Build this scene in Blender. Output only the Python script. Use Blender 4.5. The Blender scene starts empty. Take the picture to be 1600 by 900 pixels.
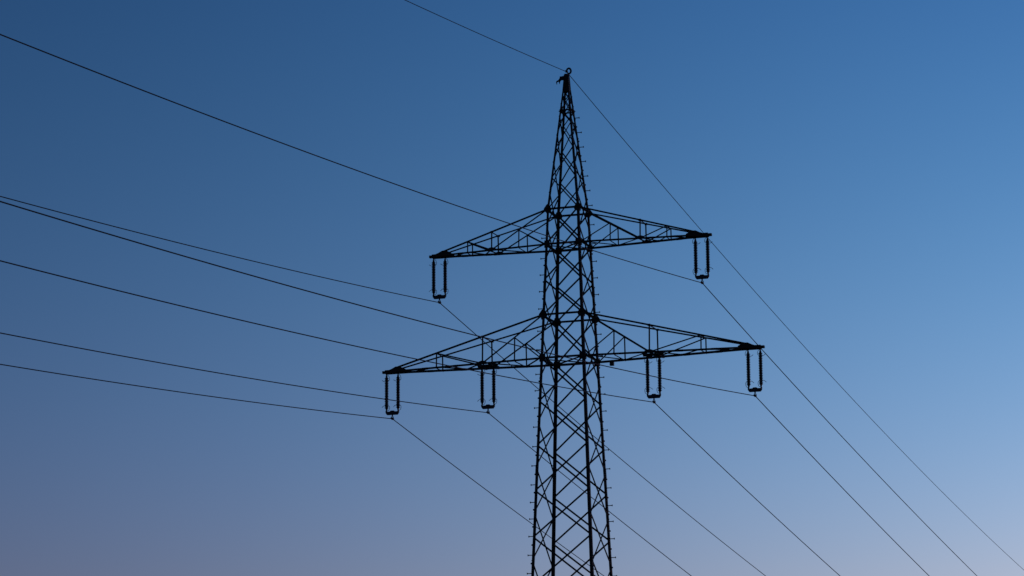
import bpy, bmesh, math, random
from mathutils import Vector, Matrix

# ------------------------------------------------------------------ camera, sky, sun, exposure
sc = bpy.context.scene
GH = 25.78                      # height of the lower crossarm's bottom chords above the field
YAW, PITCH, ROLL = 0.337149, 0.195578, -0.0078
FPX = 5200.8                    # focal length in pixels of a 1600 px wide frame
CAM = Vector((43.267794, -130.703008, GH - 24.166332))
fw = Vector((-math.sin(YAW) * math.cos(PITCH), math.cos(YAW) * math.cos(PITCH), math.sin(PITCH)))
rt0 = Vector((math.cos(YAW), math.sin(YAW), 0.0))
up0 = rt0.cross(fw)
rt = math.cos(ROLL) * rt0 + math.sin(ROLL) * up0
up = -math.sin(ROLL) * rt0 + math.cos(ROLL) * up0
cd = bpy.data.cameras.new('camera')
cam = bpy.data.objects.new('camera', cd)
sc.collection.objects.link(cam)
cd.sensor_width = 36.0
cd.lens = FPX / 1600.0 * 36.0
cd.clip_start = 0.5
cd.clip_end = 30000.0
m = Matrix((rt, up, -fw)).transposed().to_4x4()
m.translation = CAM
cam.matrix_world = m
sc.camera = cam

sc.view_settings.view_transform = 'Standard'
sc.view_settings.look = 'None'
sc.view_settings.exposure = 0.0
sc.view_settings.gamma = 1.0

SUN_EL = math.radians(-1.0)
SUN_AZ = -YAW + math.radians(30.0)          # clockwise from +Y: just set, to the right of the view
world = bpy.data.worlds.new('World')
sc.world = world
world.use_nodes = True
wn, wl = world.node_tree.nodes, world.node_tree.links
bg = wn['Background']
SKY_STRENGTH = 0.14
bg.inputs['Strength'].default_value = SKY_STRENGTH
sky = wn.new('ShaderNodeTexSky')
sky.sky_type = 'NISHITA'
sky.sun_disc = False
sky.sun_elevation = SUN_EL
sky.sun_rotation = SUN_AZ
sky.air_density = 1.0
sky.dust_density = 1.0
sky.ozone_density = 3.0


def wmath(op, a, b=None, c=None):
    n = wn.new('ShaderNodeMath')
    n.operation = op
    for i, v in enumerate((a, b, c)):
        if v is None:
            continue
        if isinstance(v, (int, float)):
            n.inputs[i].default_value = v
        else:
            wl.new(v, n.inputs[i])
    return n.outputs[0]


# colour grade of the dusk sky over the whole dome: smooth and bounded in every direction
tc = wn.new('ShaderNodeTexCoord')
dot = wn.new('ShaderNodeVectorMath')
dot.operation = 'DOT_PRODUCT'
wl.new(tc.outputs['Generated'], dot.inputs[0])
dot.inputs[1].default_value = rt0
sep = wn.new('ShaderNodeSeparateXYZ')
wl.new(tc.outputs['Generated'], sep.inputs[0])
uu = wmath('TANH', wmath('MULTIPLY', dot.outputs['Value'], 4.0))
zz = wmath('TANH', wmath('MULTIPLY', wmath('SUBTRACT', sep.outputs['Z'], 0.2), 5.0))
z2 = wmath('MULTIPLY', zz, zz)
uz = wmath('MULTIPLY', uu, zz)
CF = [[-0.827, -0.547, -0.425], [0.614, 0.686, 0.584], [-1.284, -0.575, -0.624],
      [0.041, -0.208, 0.194], [-0.327, -0.295, -0.103]]
srgb = wn.new('ShaderNodeSeparateColor')
wl.new(sky.outputs[0], srgb.inputs[0])
crgb = wn.new('ShaderNodeCombineColor')
for ch in range(3):
    e = wmath('MULTIPLY_ADD', uu, CF[1][ch], CF[0][ch] - math.log(SKY_STRENGTH))
    e = wmath('MULTIPLY_ADD', zz, CF[2][ch], e)
    e = wmath('MULTIPLY_ADD', z2, CF[3][ch], e)
    e = wmath('MULTIPLY_ADD', uz, CF[4][ch], e)
    g = wmath('EXPONENT', e)
    wl.new(wmath('MULTIPLY', g, srgb.outputs[ch]), crgb.inputs[ch])
wl.new(crgb.outputs[0], bg.inputs['Color'])

sd = bpy.data.lights.new('sun', 'SUN')
sd.energy = 0.5
sd.angle = math.radians(0.5)
sd.color = (1.0, 0.72, 0.5)
so = bpy.data.objects.new('sun', sd)
sc.collection.objects.link(so)
sdir = Vector((math.sin(SUN_AZ) * math.cos(SUN_EL), math.cos(SUN_AZ) * math.cos(SUN_EL), math.sin(SUN_EL)))
so.rotation_euler = sdir.to_track_quat('Z', 'Y').to_euler()
so.location = (60, 60, 60)

# ------------------------------------------------------------------ materials


def material(name, dark, light, rough, metallic=0.0, scale=3.0, bump=0.0):
    mt = bpy.data.materials.new(name)
    mt.use_nodes = True
    n, l = mt.node_tree.nodes, mt.node_tree.links
    b = n['Principled BSDF']
    t = n.new('ShaderNodeTexCoord')
    no = n.new('ShaderNodeTexNoise')
    no.inputs['Scale'].default_value = scale
    no.inputs['Detail'].default_value = 6.0
    l.new(t.outputs['Object'], no.inputs['Vector'])
    r = n.new('ShaderNodeValToRGB')
    r.color_ramp.elements[0].position = 0.35
    r.color_ramp.elements[0].color = (*dark, 1)
    r.color_ramp.elements[1].position = 0.7
    r.color_ramp.elements[1].color = (*light, 1)
    l.new(no.outputs['Fac'], r.inputs[0])
    l.new(r.outputs[0], b.inputs['Base Color'])
    b.inputs['Roughness'].default_value = rough
    b.inputs['Metallic'].default_value = metallic
    if bump:
        bp = n.new('ShaderNodeBump')
        bp.inputs['Strength'].default_value = bump
        l.new(no.outputs['Fac'], bp.inputs['Height'])
        l.new(bp.outputs[0], b.inputs['Normal'])
    return mt


STEEL = material('dark_green_painted_steel', (0.018, 0.022, 0.020), (0.034, 0.040, 0.036), 0.75, 0.0, 4.0, 0.1)
for _m in (STEEL,):
    _m.node_tree.nodes['Principled BSDF'].inputs['Specular IOR Level'].default_value = 0.25
FITTING = material('weathered_fitting_steel', (0.022, 0.023, 0.026), (0.04, 0.042, 0.045), 0.7, 0.0, 9.0)
PORCELAIN = material('brown_glazed_porcelain', (0.020, 0.011, 0.008), (0.034, 0.018, 0.012), 0.4, 0.0, 12.0)
WIRE = material('weathered_aluminium_strand', (0.020, 0.021, 0.023), (0.035, 0.036, 0.039), 0.8, 0.0, 2.0)
CONCRETE = material('footing_concrete', (0.22, 0.21, 0.20), (0.34, 0.33, 0.31), 0.9, 0.0, 5.0, 0.3)
GRASS = material('field_grass', (0.035, 0.055, 0.018), (0.09, 0.10, 0.035), 1.0, 0.0, 0.35, 0.5)
BLACKBOX = material('dark_box_plastic', (0.02, 0.02, 0.022), (0.035, 0.035, 0.038), 0.6, 0.0, 10.0)

# ------------------------------------------------------------------ helpers


def link(name, me, mat=None, parent=None, loc=None, rot=None):
    o = bpy.data.objects.new(name, me)
    sc.collection.objects.link(o)
    if mat is not None and not me.materials:
        me.materials.append(mat)
    if parent is not None:
        o.parent = parent
    if loc is not None:
        o.location = loc
    if rot is not None:
        o.rotation_euler = rot
    return o


def tag(o, label, cat, group=None):
    o['label'] = label
    o['category'] = cat
    if group:
        o['group'] = group
    return o


def empty(name, loc, label, cat, group=None, rotz=0.0):
    o = bpy.data.objects.new(name, None)
    o.empty_display_size = 0.3
    sc.collection.objects.link(o)
    o.location = loc
    o.rotation_euler = (0, 0, rotz)
    return tag(o, label, cat, group)


def mesh(name, verts, faces, smooth=False):
    me = bpy.data.meshes.new(name)
    me.from_pydata([tuple(v) for v in verts], [], faces)
    me.update()
    if smooth:
        for p in me.polygons:
            p.use_smooth = True
    return me


def angle_data(p0, p1, d1, d2, w, t, w2=None):
    """L profile rolled-steel angle between two points; corner line p0-p1, flanges along d1 and d2."""
    w2 = w if w2 is None else w2
    p0, p1, d1, d2 = Vector(p0), Vector(p1), Vector(d1).normalized(), Vector(d2).normalized()
    prof = [(0, 0), (w, 0), (w, t), (t, t), (t, w2), (0, w2)]
    v = [p + d1 * a + d2 * b for p in (p0, p1) for a, b in prof]
    f = [(i, (i + 1) % 6, 6 + (i + 1) % 6, 6 + i) for i in range(6)]
    f += [(3, 2, 1, 0), (5, 4, 3, 0), (6, 7, 8, 9), (6, 9, 10, 11)]
    return v, f


def angle_bar(name, p0, p1, face_n, w, t, parent, side=1, lift=0.0, mat=STEEL, w2=None):
    """A bracing angle whose flat flange lies in the plane with normal face_n."""
    p0, p1, n = Vector(p0), Vector(p1), Vector(face_n).normalized()
    ax = (p1 - p0).normalized()
    n = (n - ax * n.dot(ax)).normalized()
    d1 = ax.cross(n).normalized() * side
    off = -d1 * w * 0.5 + n * lift
    v, f = angle_data(p0 + off, p1 + off, d1, n, w, t, w2)
    return link(name, mesh(name, v, f), mat, parent)


def poly_angle(name, pts, d1, d2, w, t, parent):
    """One leg: an angle following a bent corner line."""
    V, F = [], []
    d1, d2 = Vector(d1), Vector(d2)
    for i, p in enumerate(pts):
        ww = w[i]
        for a, b in [(0, 0), (ww, 0), (ww, t), (t, t), (t, ww), (0, ww)]:
            V.append(Vector(p) + d1 * a + d2 * b)
    for k in range(len(pts) - 1):
        b0 = 6 * k
        F += [(b0 + i, b0 + (i + 1) % 6, b0 + 6 + (i + 1) % 6, b0 + 6 + i) for i in range(6)]
    e = 6 * (len(pts) - 1)
    F += [(3, 2, 1, 0), (5, 4, 3, 0), (e, e + 1, e + 2, e + 3), (e, e + 3, e + 4, e + 5)]
    return link(name, mesh(name, V, F), STEEL, parent)


def plate(name, outline, origin, ex, ey, thick, parent, mat=STEEL):
    """A flat plate: outline in the plane (ex, ey) about origin, centred thickness."""
    o, ex, ey = Vector(origin), Vector(ex).normalized(), Vector(ey).normalized()
    n = ex.cross(ey).normalized()
    k = len(outline)
    v = [o + ex * a + ey * b + n * s for s in (-thick / 2, thick / 2) for a, b in outline]
    f = [tuple(reversed(range(k))), tuple(range(k, 2 * k))]
    f += [(i, (i + 1) % k, k + (i + 1) % k, k + i) for i in range(k)]
    return link(name, mesh(name, v, f), mat, parent)


def box_data(lo, hi):
    (a, b, c), (d, e, g) = lo, hi
    v = [(a, b, c), (d, b, c), (d, e, c), (a, e, c), (a, b, g), (d, b, g), (d, e, g), (a, e, g)]
    f = [(0, 3, 2, 1), (4, 5, 6, 7), (0, 1, 5, 4), (1, 2, 6, 5), (2, 3, 7, 6), (3, 0, 4, 7)]
    return v, f


def join(parts):
    V, F = [], []
    for v, f in parts:
        b = len(V)
        V += [Vector(q) for q in v]
        F += [tuple(i + b for i in q) for q in f]
    return V, F


def box(name, lo, hi, mat, parent, bev=0.0):
    me = mesh(name, *box_data(lo, hi))
    if bev:
        bm = bmesh.new()
        bm.from_mesh(me)
        bmesh.ops.bevel(bm, geom=bm.edges[:], offset=bev, segments=2, affect='EDGES', profile=0.6)
        bm.to_mesh(me)
        bm.free()
    return link(name, me, mat, parent)


def tube_data(pts, radii, seg=6, closed=False):
    pts = [Vector(p) for p in pts]
    n = len(pts)
    if isinstance(radii, (int, float)):
        radii = [radii] * n
    V, F = [], []
    ref = None
    for i, p in enumerate(pts):
        if closed:
            tdir = (pts[(i + 1) % n] - pts[i - 1]).normalized()
        else:
            tdir = (pts[min(i + 1, n - 1)] - pts[max(i - 1, 0)]).normalized()
        if ref is None:
            ref = Vector((0, 0, 1)) if abs(tdir.z) < 0.9 else Vector((1, 0, 0))
        a = (ref - tdir * ref.dot(tdir)).normalized()
        ref = a
        b = tdir.cross(a)
        for s in range(seg):
            th = 2 * math.pi * s / seg
            V.append(p + (a * math.cos(th) + b * math.sin(th)) * radii[i])
    rings = n if closed else n - 1
    for i in range(rings):
        j = (i + 1) % n
        for s in range(seg):
            F.append((i * seg + s, i * seg + (s + 1) % seg, j * seg + (s + 1) % seg, j * seg + s))
    if not closed:
        F.append(tuple(reversed(range(seg))))
        F.append(tuple((n - 1) * seg + s for s in range(seg)))
    return V, F


def tube(name, pts, r, mat, parent=None, seg=6, closed=False):
    return link(name, mesh(name, *tube_data(pts, r, seg, closed), smooth=True), mat, parent)


def lathe_data(prof, seg=14):
    V, F = [], []
    for r, z in prof:
        for s in range(seg):
            th = 2 * math.pi * s / seg
            V.append(Vector((r * math.cos(th), r * math.sin(th), z)))
    for i in range(len(prof) - 1):
        for s in range(seg):
            F.append((i * seg + s, i * seg + (s + 1) % seg, (i + 1) * seg + (s + 1) % seg, (i + 1) * seg + s))
    F.append(tuple(reversed(range(seg))))
    F.append(tuple((len(prof) - 1) * seg + s for s in range(seg)))
    return V, F


def smooth_path(pts, n=6):
    """Catmull-Rom through the points."""
    P = [Vector(p) for p in pts]
    P = [2 * P[0] - P[1]] + P + [2 * P[-1] - P[-2]]
    out = []
    for i in range(1, len(P) - 2):
        for k in range(n):
            t = k / n
            a, b, c, d = P[i - 1], P[i], P[i + 1], P[i + 2]
            out.append(0.5 * ((2 * b) + (c - a) * t + (2 * a - 5 * b + 4 * c - d) * t * t + (3 * b - a - 3 * c + d) * t ** 3))
    out.append(P[-2])
    return out


# ------------------------------------------------------------------ ground
def ground():
    bm = bmesh.new()
    rings = [0, 6, 14, 30, 60, 110, 180, 300, 600, 1200, 2500, 6000, 14000]
    seg = 72
    rnd = random.Random(5)
    prev = None
    for r in rings:
        if r == 0:
            prev = [bm.verts.new((0, 0, 0))]
            continue
        row = []
        for s in range(seg):
            th = 2 * math.pi * s / seg
            z = 0.0 if (r < 20 or 80 < r < 200) else rnd.uniform(-0.15, 0.1)
            if r > 150:
                z -= 0.012 * max(0.0, math.sin(th)) * min(r, 420)      # the land falls away under the far span
            row.append(bm.verts.new((r * math.cos(th), r * math.sin(th), z)))
        for s in range(seg):
            if len(prev) == 1:
                bm.faces.new((prev[0], row[s], row[(s + 1) % seg]))
            else:
                bm.faces.new((prev[s], row[s], row[(s + 1) % seg], prev[(s + 1) % seg]))
        prev = row
    me = bpy.data.meshes.new('ground')
    bm.to_mesh(me)
    bm.free()
    for p in me.polygons:
        p.use_smooth = True
    g = link('ground', me, GRASS)
    g['kind'] = 'structure'


ground()

# ------------------------------------------------------------------ the lattice pylon
pylon = empty('lattice_pylon', (0, 0, 0),
              'tall dark steel lattice pylon with two crossarms standing against the dusk sky', 'pylon')

ZUT, ZUB, ZLT, ZLB = 6.395, 4.89, 1.84, 0.0      # heights of the crossarm chords over the lower chord
ZRING, ZHEAD = 10.76, 11.72


def hw(z):
    """half width of the shaft at height z (relative to the lower chord)"""
    if z <= ZUT:
        return 0.712 + 0.0405 * (ZUT - z)
    return 0.712 - (z - ZUT) * (0.712 - 0.245) / (ZRING - ZUT)


def corner(sx, sy, z, inset=0.0):
    h = hw(z) - inset
    return Vector((sx * h, sy * h, z + GH))


CORN = [(-1, -1), (1, -1), (-1, 1), (1, 1)]
ZB = 0.25 - GH
# legs, each one rolled angle with its bends
for sx, sy in CORN:
    zs = [ZB, -16.0, -9.2, -3.0, ZLB, ZLT, ZUB, ZUT, 8.4, ZRING, ZHEAD]
    ws = [0.15, 0.14, 0.13, 0.12, 0.12, 0.115, 0.11, 0.10, 0.088, 0.075, 0.068]
    poly_angle('leg', [corner(sx, sy, z) for z in zs], (-sx, 0, 0), (0, -sy, 0), ws, 0.014, pylon)
    # bolted splices, a little proud of the leg
    for z in (-4.75, -11.9, 3.0):
        v, f = angle_data(corner(sx, sy, z - 0.22) + Vector((sx, sy, 0)) * 0.010,
                          corner(sx, sy, z + 0.22) + Vector((sx, sy, 0)) * 0.010,
                          (-sx, 0, 0), (0, -sy, 0), 0.115, 0.012)
        link('splice_plate', mesh('splice_plate', v, f), STEEL, pylon)
    # concrete footings
    h = hw(ZB)
    box('footing', (sx * h - 0.45, sy * h - 0.45, -0.6), (sx * h + 0.45, sy * h + 0.45, 0.27), CONCRETE, pylon, 0.03)

# crossed bracing: the broad faces have their nodes at these levels, the side faces half a bay lower
NODES = [ZHEAD - 0.12, 11.3, ZRING, 10.2, 9.09, 7.79, ZUT, ZUB, 3.35, ZLT, ZLB, -1.83, -3.70, -5.61, -7.55,
         -9.6, -11.8, -14.1, -16.6, -19.2, -21.9, ZB + 0.1]
MIDS = [ZHEAD - 0.12] + [0.5 * (a + b) for a, b in zip(NODES[:-1], NODES[1:])] + [ZB + 0.1]


def brace_w(z):
    return 0.043 if z > 9.5 else 0.056 if z > ZUT else 0.074 if z > -9 else 0.08


def face_x(zt, zb, axis, s):
    """one X of two angles in a face; axis 'y' = broad face at y = s*h, 'x' = side face at x = s*h"""
    w = brace_w(0.5 * (zt + zb)) * (1.0 if axis == 'y' else 0.8)
    gap = 0.025 if zt < 9 else 0.012
    if zt - zb < 0.3:
        return
    for k, q in enumerate((-1, 1)):
        a = corner(q, s, zt - gap, 0.05) if axis == 'y' else corner(s, q, zt - gap, 0.05)
        b = corner(-q, s, zb + gap, 0.05) if axis == 'y' else corner(s, -q, zb + gap, 0.05)
        n = Vector((0, -s, 0)) if axis == 'y' else Vector((-s, 0, 0))
        # one diagonal inside the leg flange, the other outside it
        for p in (a, b):
            p -= n * 0.05
        if k == 0:
            angle_bar('diagonal_brace', a, b, n, w, 0.007, pylon, 1, 0.017, STEEL, 0.045 if axis == 'y' else 0.036)
        else:
            angle_bar('diagonal_brace', a, b, -n, w, 0.007, pylon, 1, 0.003, STEEL, 0.03 if axis == 'y' else 0.028)


for zt, zb in zip(NODES[:-1], NODES[1:]):
    for s in (-1, 1):
        face_x(zt, zb, 'y', s)
for zt, zb in zip(MIDS[:-1], MIDS[1:]):
    for s in (-1, 1):
        face_x(zt, zb, 'x', s)

# horizontal frames at the crossarms, at the waist of the peak and lower down
for z, w in ((ZUT, 0.075), (ZUB, 0.07), (ZLT, 0.075), (ZLB, 0.08), (ZRING, 0.055), (-12.9, 0.08)):
    for s in (-1, 1):
        a, b = corner(-1, s, z, -0.004), corner(1, s, z, -0.004)
        if z not in (ZUB, ZLB):
            angle_bar('horizontal_brace', a, b, (0, s, 0), w, 0.008, pylon, 1, 0.006)
        a, b = corner(s, -1, z, -0.004), corner(s, 1, z, -0.004)
        angle_bar('horizontal_brace', a, b, (s, 0, 0), w, 0.008, pylon, 1, 0.006)
    if z in (ZUB, ZLB, -12.9):
        for k, (q0, q1) in enumerate((((-1, -1), (1, 1)), ((1, -1), (-1, 1)))):
            angle_bar('plan_brace', corner(*q0, z - 0.03, 0.03), corner(*q1, z - 0.03, 0.03), (0, 0, 1 if k else -1),
                      0.05, 0.006, pylon, 1, 0.004)
# the chords of the crossarms run through the shaft between the legs
for z in (ZUB, ZLB):
    for s in (-1, 1):
        h = hw(z)
        angle_bar('horizontal_brace', (-h, s * (h + 0.012), z + GH), (h, s * (h + 0.012), z + GH), (0, 0, 1), 0.09, 0.01,
                  pylon, -s, -0.045)

# gusset plates where crossarms meet the legs
HOUSE = [(-0.20, -0.03), (-0.17, 0.05), (-0.06, 0.22), (0.0, 0.25), (0.05, 0.22), (0.19, 0.03), (0.18, -0.09), (-0.02, -0.20), (-0.15, -0.15)]
INNER = [(-0.24, -0.17), (-0.24, 0.13), (-0.20, 0.16), (0.02, 0.16), (0.05, 0.11), (0.04, -0.17)]
SIDE = [(-0.20, -0.12), (-0.13, 0.14), (0.02, 0.20), (0.03, -0.18), (-0.12, -0.18)]
for z, shape, k in ((ZUT, HOUSE, 0.90), (ZLT, HOUSE, 0.98), (ZUB, INNER, 0.86), (ZLB, INNER, 0.92)):
    for sx, sy in CORN:
        c = corner(sx, sy, z)
        off = 0.0 if shape is INNER else 0.04
        plate('gusset_plate', [(a * k, b * k) for a, b in shape],
              c + Vector((-sx * off, sy * 0.024, 0)), (sx, 0, 0), (0, 0, 1), 0.012, pylon)
        plate('gusset_plate', [(a * k, b * k) for a, b in SIDE],
              c + Vector((sx * 0.024, 0, 0)), (0, sy, 0), (0, 0, 1), 0.012, pylon)

# head of the pylon: plated cap, clamp post and the curved bracket of the earth wire
hh = hw(ZHEAD)
v, f = box_data((-0.155, -0.150, ZHEAD - 0.10 + GH), (0.145, 0.150, 12.30 + GH))
for i in (4, 5, 6, 7):
    x, y, z = v[i]
    v[i] = (x * 0.68 + 0.005, y * 0.68, z)
cap = link('head_cap', mesh('head_cap', v, f), STEEL, pylon)
v, f = join([box_data((-0.12, -0.05, 12.30 + GH), (0.045, 0.05, 12.36 + GH)),
             box_data((-0.10, -0.04, 12.36 + GH), (0.02, 0.04, 12.41 + GH)),
             box_data((0.04, -0.04, 12.30 + GH), (0.12, 0.04, 12.43 + GH))])
link('clamp_post', mesh('clamp_post', v, f), FITTING, pylon)
RC = Vector((0.095, 0.0, 12.525 + GH))
ring = []
for k in range(17):
    th = math.radians(-95 + k * 300 / 16.0)
    ring.append(RC + Vector((0.098 * math.cos(th) * (1 - 0.12 * math.sin(th)), 0, 0.118 * math.sin(th))))
tube('ring_bracket', ring, [0.041] * 13 + [0.042, 0.046, 0.050, 0.052], FITTING, pylon, 8)
tube('wire_clamp', [(-0.02, -0.16, 12.51 + GH), (0.0, -0.05, 12.505 + GH), (0.02, 0.05, 12.50 + GH), (0.0, 0.16, 12.50 + GH)],
     [0.018, 0.034, 0.034, 0.018], FITTING, pylon, 8)
# side bracket with two pointed hooks
v, f = join([box_data((-0.30, -0.05, 12.17 + GH), (-0.12, 0.05, 12.31 + GH)),
             tube_data(smooth_path([(-0.14, 0, 12.24 + GH), (-0.24, 0, 12.22 + GH), (-0.33, 0, 12.15 + GH), (-0.41, 0, 12.11 + GH)]),
                       [0.10, 0.10, 0.098, 0.095, 0.09, 0.086, 0.082, 0.078, 0.072, 0.067, 0.062, 0.058, 0.054, 0.05, 0.046, 0.042, 0.038, 0.034, 0.03], 8),
             tube_data(smooth_path([(-0.39, 0, 12.13 + GH), (-0.45, 0, 12.09 + GH), (-0.445, 0, 11.98 + GH)], 4), [0.036, 0.036, 0.036, 0.034, 0.03, 0.026, 0.02, 0.016, 0.010], 8),
             tube_data([(-0.31, 0, 12.15 + GH), (-0.325, 0, 12.08 + GH), (-0.32, 0, 11.99 + GH)], [0.045, 0.03, 0.010], 8)])
for i in range(4):
    x, y, z = v[i]
    v[i] = (x, y, z + (0.05 if x < -0.2 else -0.03))
link('hooked_bracket', mesh('hooked_bracket', v, f, False), FITTING, pylon)

# step bolts up the left near leg and the right far leg
stv, stf = join([tube_data([(0, 0, 0), (0.19, 0, 0)], 0.017, 6), tube_data([(0.185, 0, 0), (0.203, 0, 0)], 0.040, 8),
                 tube_data([(-0.02, 0, 0), (0.012, 0, 0)], 0.022, 6)])
STEP = mesh('step_bolt', stv, stf)
STEP.materials.append(STEEL)
A_Z = [5.16, 4.277, 3.568, 2.855, 2.111, 1.158, 0.364, -0.684, -1.379, -2.111, -2.921, -3.746, -4.554, -5.353, -6.088,
       -6.782, -7.511, -8.291, -9.048]
D_Z = [10.487, 9.855, 9.227, 8.606, 7.979, 7.351, 6.713, 5.885, 5.07, 4.305, 3.595, 2.876, 2.122, 1.179, 0.26, -0.657, -1.368,
       -2.089, -2.896, -3.732, -4.53, -5.331, -6.071, -6.741, -7.463, -8.247, -9.02]
z = -9.8
while z > ZB + 2.6:
    A_Z.append(z)
    D_Z.append(z)
    z -= 0.76
for (sx, sy), zs in (((-1, -1), A_Z), ((1, 1), D_Z)):
    for i, z in enumerate(zs):
        c = corner(sx, sy, z)
        link('step_bolt', STEP, None, pylon, c + Vector((0, -sy * 0.06, 0)), (0, 0, 0 if sx > 0 else math.pi))
        if i + 1 < len(zs):
            c = corner(sx, sy, 0.5 * (z + zs[i + 1]))
            link('step_bolt', STEP, None, pylon, c + Vector((-sx * 0.06, 0, 0)), (0, 0, sy * math.pi / 2))


# ------------------------------------------------------------------ crossarms
def crossarm(side, zb, zt, xf, xtip, xconv, beam0, heavy):
    """side = -1 left, +1 right; xf = frame stations from the tip inward (f1, f2, f3)"""
    s = side
    hb, ht = hw(zb), hw(zt)
    f1, f2, f3 = xf
    ztip = zb + 0.13

    def lerp(a, b, t):
        return a + (b - a) * t

    def yb(x):
        return lerp(hb - 0.03, 0.20, (x - hb) / (xconv - hb))

    def yt(x):
        return lerp(ht - 0.03, 0.20, (x - ht) / (xconv - ht))

    def ztop(x):
        return lerp(zt, ztip, (x - ht) / (xconv - ht))

    def B(x, q, dz=0.0, dy=0.0):
        return Vector((s * x, q * (yb(x) + dy), zb + GH + dz))

    def T(x, q, dz=0.0, dy=0.0):
        return Vector((s * x, q * (yt(x) + dy), ztop(x) + GH + dz))

    # the tip beam is the body of the crossarm: two channels back to back with end plate
    zc = zb + GH
    bl, bh = zc - 0.075, zc + 0.085
    lo, hi = sorted((s * beam0, s * xtip))
    e0, e1 = sorted((s * (xtip - 0.30), s * (xtip + 0.02)))
    lo, hi = sorted((s * beam0, s * (xtip - 0.12)))
    v, f = join([box_data((lo, -0.115, bl), (hi, -0.045, bh)), box_data((lo, 0.045, bl), (hi, 0.115, bh)),
                 box_data((lo, -0.043, bh - 0.02), (hi, 0.043, bh - 0.006)),
                 box_data((e0, -0.07, zc - 0.045), (e1, 0.07, zc + 0.060))])
    arm = link('crossarm', mesh('crossarm', v, f), STEEL, pylon)
    cb, ctw, mw, sw = (0.084, 0.066, 0.065, 0.046) if heavy else (0.078, 0.060, 0.058, 0.042)
    for q in (-1, 1):
        angle_bar('chord', B(hb, q, 0, 0.012), B(xconv, q), (0, 0, 1), cb, 0.01, arm, -q * s * 1, -cb / 2)
        angle_bar('chord', T(ht, q, 0, 0.01), T(xconv, q), (0, 0, -1), ctw, 0.009, arm, q * s, -ctw / 2)
        n = (0, -q, 0)
        # hangers
        for x, w in ((f1, sw), (f2, sw + 0.006)):
            angle_bar('hanger', B(x, q), T(x, q), n, w, 0.006, arm, 1, 0.004)
        # main strut from the top corner of the leg down to the middle frame, and its half-way hanger
        p, r = T(ht, q, 0.0), B(f2, q)
        angle_bar('web_brace', p, r, n, mw, 0.008, arm, 1, 0.004)
        t = (f3 - ht) / (f2 - ht)
        mid = p.lerp(r, t)
        angle_bar('hanger', B(f3, q), mid, n, sw, 0.006, arm, 1, 0.010)
        angle_bar('web_brace', mid, B(hb, q), n, sw + 0.006, 0.006, arm, 1, 0.012)
        # outer diagonal
        angle_bar('web_brace', T(f1, q), B(f2, q), n, sw + 0.008, 0.006, arm, 1, 0.012)
        # gussets on the chords
        for x in (f2,):
            plate('gusset_plate', [(-0.22, -0.06), (-0.2, 0.05), (-0.05, 0.10), (0.06, 0.10), (0.2, 0.05), (0.22, -0.06)],
                  B(x, q, 0.01, 0.014), (1, 0, 0), (0, 0, 1), 0.01, arm)
            plate('gusset_plate', [(-0.07, -0.05), (-0.04, 0.045), (0.05, 0.045), (0.08, -0.05)],
                  T(x, q, 0.0, 0.012), (1, 0, 0), (0, 0, 1), 0.01, arm)
        plate('gusset_plate', [(-0.09, -0.05), (0, 0.06), (0.09, -0.05)], B(f3, q, 0.01, 0.014), (1, 0, 0), (0, 0, 1), 0.01, arm)
        # fan plate where the four chords meet
        o = [(-0.40, -0.06), (-0.38, 0.08), (-0.14, 0.20), (0.04, 0.20), (0.22, 0.11), (0.34, 0.07), (0.34, -0.06)]
        plate('gusset_plate', [(a * s, b) if s > 0 else (a * s, b) for a, b in o],
              (s * (xconv - 0.06), q * 0.19, zc), (1, 0, 0), (0, 0, 1), 0.012, arm)
        # chord splices
        for x in ((f1 + 0.55, 0.5 * (f1 + f2) + 0.2) if heavy else (f1 + 0.35, f2 + 0.45)):
            angle_bar('splice_plate', B(x - 0.13, q, 0, 0.006), B(x + 0.13, q, 0, 0.006), (0, 0, 1), cb + 0.008, 0.01,
                      arm, -q * s, -cb / 2 - 0.004)
    # cross struts between the near and far trusses
    angle_bar('cross_strut', T(f1, -1), T(f1, 1), (0, 0, -1), sw, 0.006, arm, 1, 0.0)
    angle_bar('cross_strut', T(f2, -1), T(f2, 1), (0, 0, -1), sw + 0.006, 0.006, arm, 1, 0.0)
    # plan bracing between the bottom chords
    st = [hb, f3, f2, f2 + 0.5 * (f1 - f2), f1, f1 + 0.62 * (xconv - f1)]
    for i in range(len(st) - 1):
        q = 1 if i % 2 else -1
        angle_bar('plan_brace', B(st[i], q, -0.01), B(st[i + 1], -q, -0.01), (0, 0, 1), sw, 0.006, arm, 1, 0.003)
        if i in (1, 2, 4):
            angle_bar('cross_strut', B(st[i], -1, -0.02), B(st[i], 1, -0.02), (0, 0, -1), sw, 0.006, arm, 1, 0.002)
    return arm


ARM_LOW = dict(zb=ZLB, zt=ZLT, xf=(5.84, 3.68, 2.19), xtip=8.42, xconv=7.80, beam0=7.45, heavy=True)
ARM_UP = dict(zb=ZUB, zt=ZUT, xf=(4.43, 3.30, 2.03), xtip=6.26, xconv=5.66, beam0=5.35, heavy=False)
low_l, low_r = crossarm(-1, **ARM_LOW), crossarm(1, **ARM_LOW)
up_l, up_r = crossarm(-1, **ARM_UP), crossarm(1, **ARM_UP)
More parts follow.
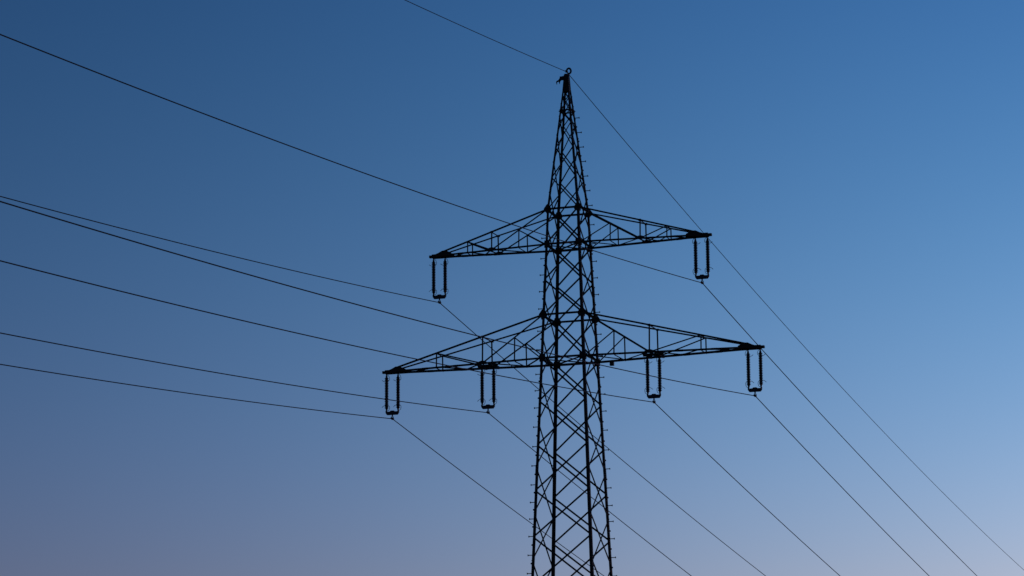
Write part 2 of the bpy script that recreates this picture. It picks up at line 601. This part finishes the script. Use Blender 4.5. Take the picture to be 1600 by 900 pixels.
# carrier beams of the inner insulator sets, across the lower crossarms
XL1, XL2, XU = 3.66, 8.0, 5.835
for s, arm in ((-1, low_l), (1, low_r)):
    for d in (-0.27, 0.27):
        x = s * (XL1 + d)
        yb = 0.60
        v, f = join([box_data((x - 0.045, -yb, GH - 0.075), (x + 0.045, yb, GH - 0.063)),
                     box_data((x - 0.045, -yb, GH - 0.063), (x - 0.035, yb, GH + 0.045)),
                     box_data((x + 0.035, -yb, GH - 0.063), (x + 0.045, yb, GH + 0.045))])
        link('carrier_beam', mesh('carrier_beam', v, f), STEEL, arm)
    lo, hi = sorted((s * (XL1 - 0.44), s * (XL1 + 0.44)))
    box('carrier_beam', (lo, -0.045, GH - 0.058), (hi, 0.045, GH + 0.05), STEEL, arm)


# ------------------------------------------------------------------ insulator sets
def insulator_mesh():
    prof = [(0.014, -1.70), (0.024, -1.69), (0.032, -1.64), (0.042, -1.61), (0.046, -1.575)]
    n = 19
    z0, z1 = -1.56, -0.22
    step = (z1 - z0) / n
    for i in range(n):
        z = z0 + i * step
        prof += [(0.060, z), (0.062, z + 0.010), (0.088, z + 0.018), (0.090, z + 0.028), (0.062, z + 0.050)]
    prof += [(0.046, -0.215), (0.044, -0.17), (0.030, -0.13), (0.018, -0.10), (0.012, -0.095)]
    return mesh('insulator', *lathe_data(prof, 14), smooth=True)


INS = insulator_mesh()
INS.materials.append(PORCELAIN)
HORN_UP = mesh('arcing_horn', *tube_data(smooth_path([(-0.02, -0.03, -0.115), (-0.07, -0.05, -0.135), (-0.098, -0.08, -0.23), (-0.085, -0.1, -0.32),
                                                      (0.0, -0.11, -0.362), (0.10, -0.10, -0.375), (0.18, -0.09, -0.355), (0.24, -0.09, -0.31)], 4), 0.0105, 5), smooth=True)
HORN_LO = mesh('arcing_horn', *tube_data(smooth_path([(-0.02, -0.03, -1.665), (-0.08, -0.05, -1.63), (-0.105, -0.08, -1.54), (-0.085, -0.1, -1.45),
                                                      (0.0, -0.11, -1.405), (0.09, -0.10, -1.40), (0.17, -0.09, -1.425), (0.25, -0.09, -1.49)], 4), 0.0105, 5), smooth=True)
for me in (HORN_UP, HORN_LO):
    me.materials.append(FITTING)
YOKE_OUT = [(-0.30, -1.66), (-0.275, -1.66), (-0.235, -1.705), (-0.10, -1.70), (-0.07, -1.665), (0.07, -1.665), (0.10, -1.70),
            (0.235, -1.705), (0.275, -1.66), (0.30, -1.66), (0.295, -1.76), (0.235, -1.845), (-0.235, -1.845), (-0.295, -1.76)]


def yoke_mesh():
    k = len(YOKE_OUT)
    v = [Vector((a, y, b)) for y in (-0.045, 0.045) for a, b in YOKE_OUT]
    # split the concave outline into convex quads and triangles
    tris = [(0, 1, 2, 13), (13, 2, 12), (2, 3, 12), (3, 4, 5, 6), (3, 6, 11, 12), (6, 7, 11), (7, 10, 11), (7, 8, 9, 10)]
    f = [tuple(t) for t in tris] + [tuple(i + k for i in reversed(t)) for t in tris]
    f += [(i, k + i, k + (i + 1) % k, (i + 1) % k) for i in range(k)]
    return mesh('yoke_plate', v, f)


YOKE = yoke_mesh()
YOKE.materials.append(FITTING)
ln_v, ln_f = join([tube_data([(0, 0, -1.835), (0, 0, -1.885)], 0.03, 8),
                   tube_data([(0, 0, -1.865), (-0.055, 0, -1.99)], 0.017, 6),
                   tube_data([(0, 0, -1.865), (0.055, 0, -1.99)], 0.017, 6)])
LINK_ME = mesh('link', ln_v, ln_f, True)
LINK_ME.materials.append(FITTING)
cl_v, cl_f = join([tube_data([(0, -0.17, -2.005), (0, -0.12, -2.005), (0, 0, -2.01), (0, 0.12, -2.005), (0, 0.17, -2.005)],
                             [0.024, 0.042, 0.058, 0.042, 0.024], 10),
                   tube_data([(-0.055, 0, -1.985), (0.055, 0, -1.985)], 0.022, 8)])
CLAMP_ME = mesh('suspension_clamp', cl_v, cl_f, True)
CLAMP_ME.materials.append(FITTING)
sh_v, sh_f = join([tube_data([(0, 0, -0.05), (0, 0, -0.11)], 0.016, 8), tube_data([(-0.035, 0, -0.085), (0.035, 0, -0.085)], 0.018, 8)])
SHACK = mesh('shackle', sh_v, sh_f, True)
SHACK.materials.append(FITTING)


def insulator_set(x, z, out, label):
    """double suspension set; its long arcing horns point away from the mast (+X of the set)"""
    root = empty('insulator_set', (x, 0, z + GH), label, 'insulator', 'double insulator sets hanging from the crossarms',
                 0.0 if out > 0 else math.pi)
    for d in (-0.262, 0.262):
        i = link('insulator', INS, None, root, (d, 0, 0))
        link('arcing_horn', HORN_UP, None, i)
        link('arcing_horn', HORN_LO, None, i)
        link('shackle', SHACK, None, root, (d, 0, 0))
    link('yoke_plate', YOKE, None, root)
    link('link', LINK_ME, None, root)
    link('suspension_clamp', CLAMP_ME, None, root)
    return root


insulator_set(-XU, ZUB, -1, 'double brown insulator set hanging from the left tip of the upper crossarm')
insulator_set(XU, ZUB, 1, 'double brown insulator set hanging from the right tip of the upper crossarm')
insulator_set(-XL2, ZLB, -1, 'double brown insulator set hanging from the far left tip of the lower crossarm')
insulator_set(-XL1, ZLB, -1, 'double brown insulator set halfway along the left side of the lower crossarm')
insulator_set(XL1, ZLB, 1, 'double brown insulator set halfway along the right side of the lower crossarm')
insulator_set(XL2, ZLB, 1, 'double brown insulator set hanging from the far right tip of the lower crossarm')


# ------------------------------------------------------------------ wires (each one runs through its clamp over both spans)
def wire(name, x, z, an, bn, af, bf, r, label, group):
    pts = []
    n = 150
    for i in range(n, 0, -1):
        t = 297.0 * (i / n) ** 1.3
        pts.append(Vector((0, -t, an * t + bn * t * t)))
    pts.append(Vector((0, 0, 0)))
    for i in range(1, n + 1):
        t = 434.0 * (i / n) ** 1.3
        pts.append(Vector((0, t, af * t + bf * t * t)))
    o = tube(name, pts, r, WIRE, None, 8)
    o.location = (x, 0, z + GH)
    return tag(o, label, 'power line' if r > 0.015 else 'earth wire', group)


AN, BN, AF, BF = -0.107034, 0.00035, -0.137854, 0.000316
G = 'overhead conductors strung through the pylon'
ZU, ZL = 2.875, -2.015
RW = 0.018
wire('conductor', -XU, ZU, AN, BN, AF, BF, RW, 'thin dark conductor held by the insulators at the left tip of the upper crossarm', G)
wire('conductor', XU, ZU, AN, BN, AF, BF, RW, 'thin dark conductor held by the insulators at the right tip of the upper crossarm', G)
wire('conductor', -XL2, ZL, AN, BN, AF, BF, RW, 'thin dark conductor, lowest at the left, from the left tip of the lower crossarm', G)
wire('conductor', -XL1, ZL, AN, BN, AF, BF, RW, 'thin dark conductor held by the inner insulators left of the mast', G)
wire('conductor', XL1, ZL, AN, BN, AF, BF, RW, 'thin dark conductor held by the inner insulators right of the mast', G)
wire('conductor', XL2, ZL, AN, BN, AF, BF, RW, 'thin dark conductor held by the insulators at the right tip of the lower crossarm', G)
wire('earth_wire', 0.0, 12.50, -0.110998, 0.000372, -0.146109, 0.000366, 0.0145,
     'single thin earth wire running over the very top of the pylon', None)

# ------------------------------------------------------------------ small box under the lower right crossarm
bx = empty('junction_box', (1.60, 0.79, GH), 'small dark box under the lower crossarm just right of the mast', 'box')
box('housing', (-0.085, -0.07, -0.215), (0.085, 0.07, -0.06), BLACKBOX, bx, 0.012)
box('bracket', (-0.03, -0.02, -0.065), (0.03, 0.02, 0.02), STEEL, bx)
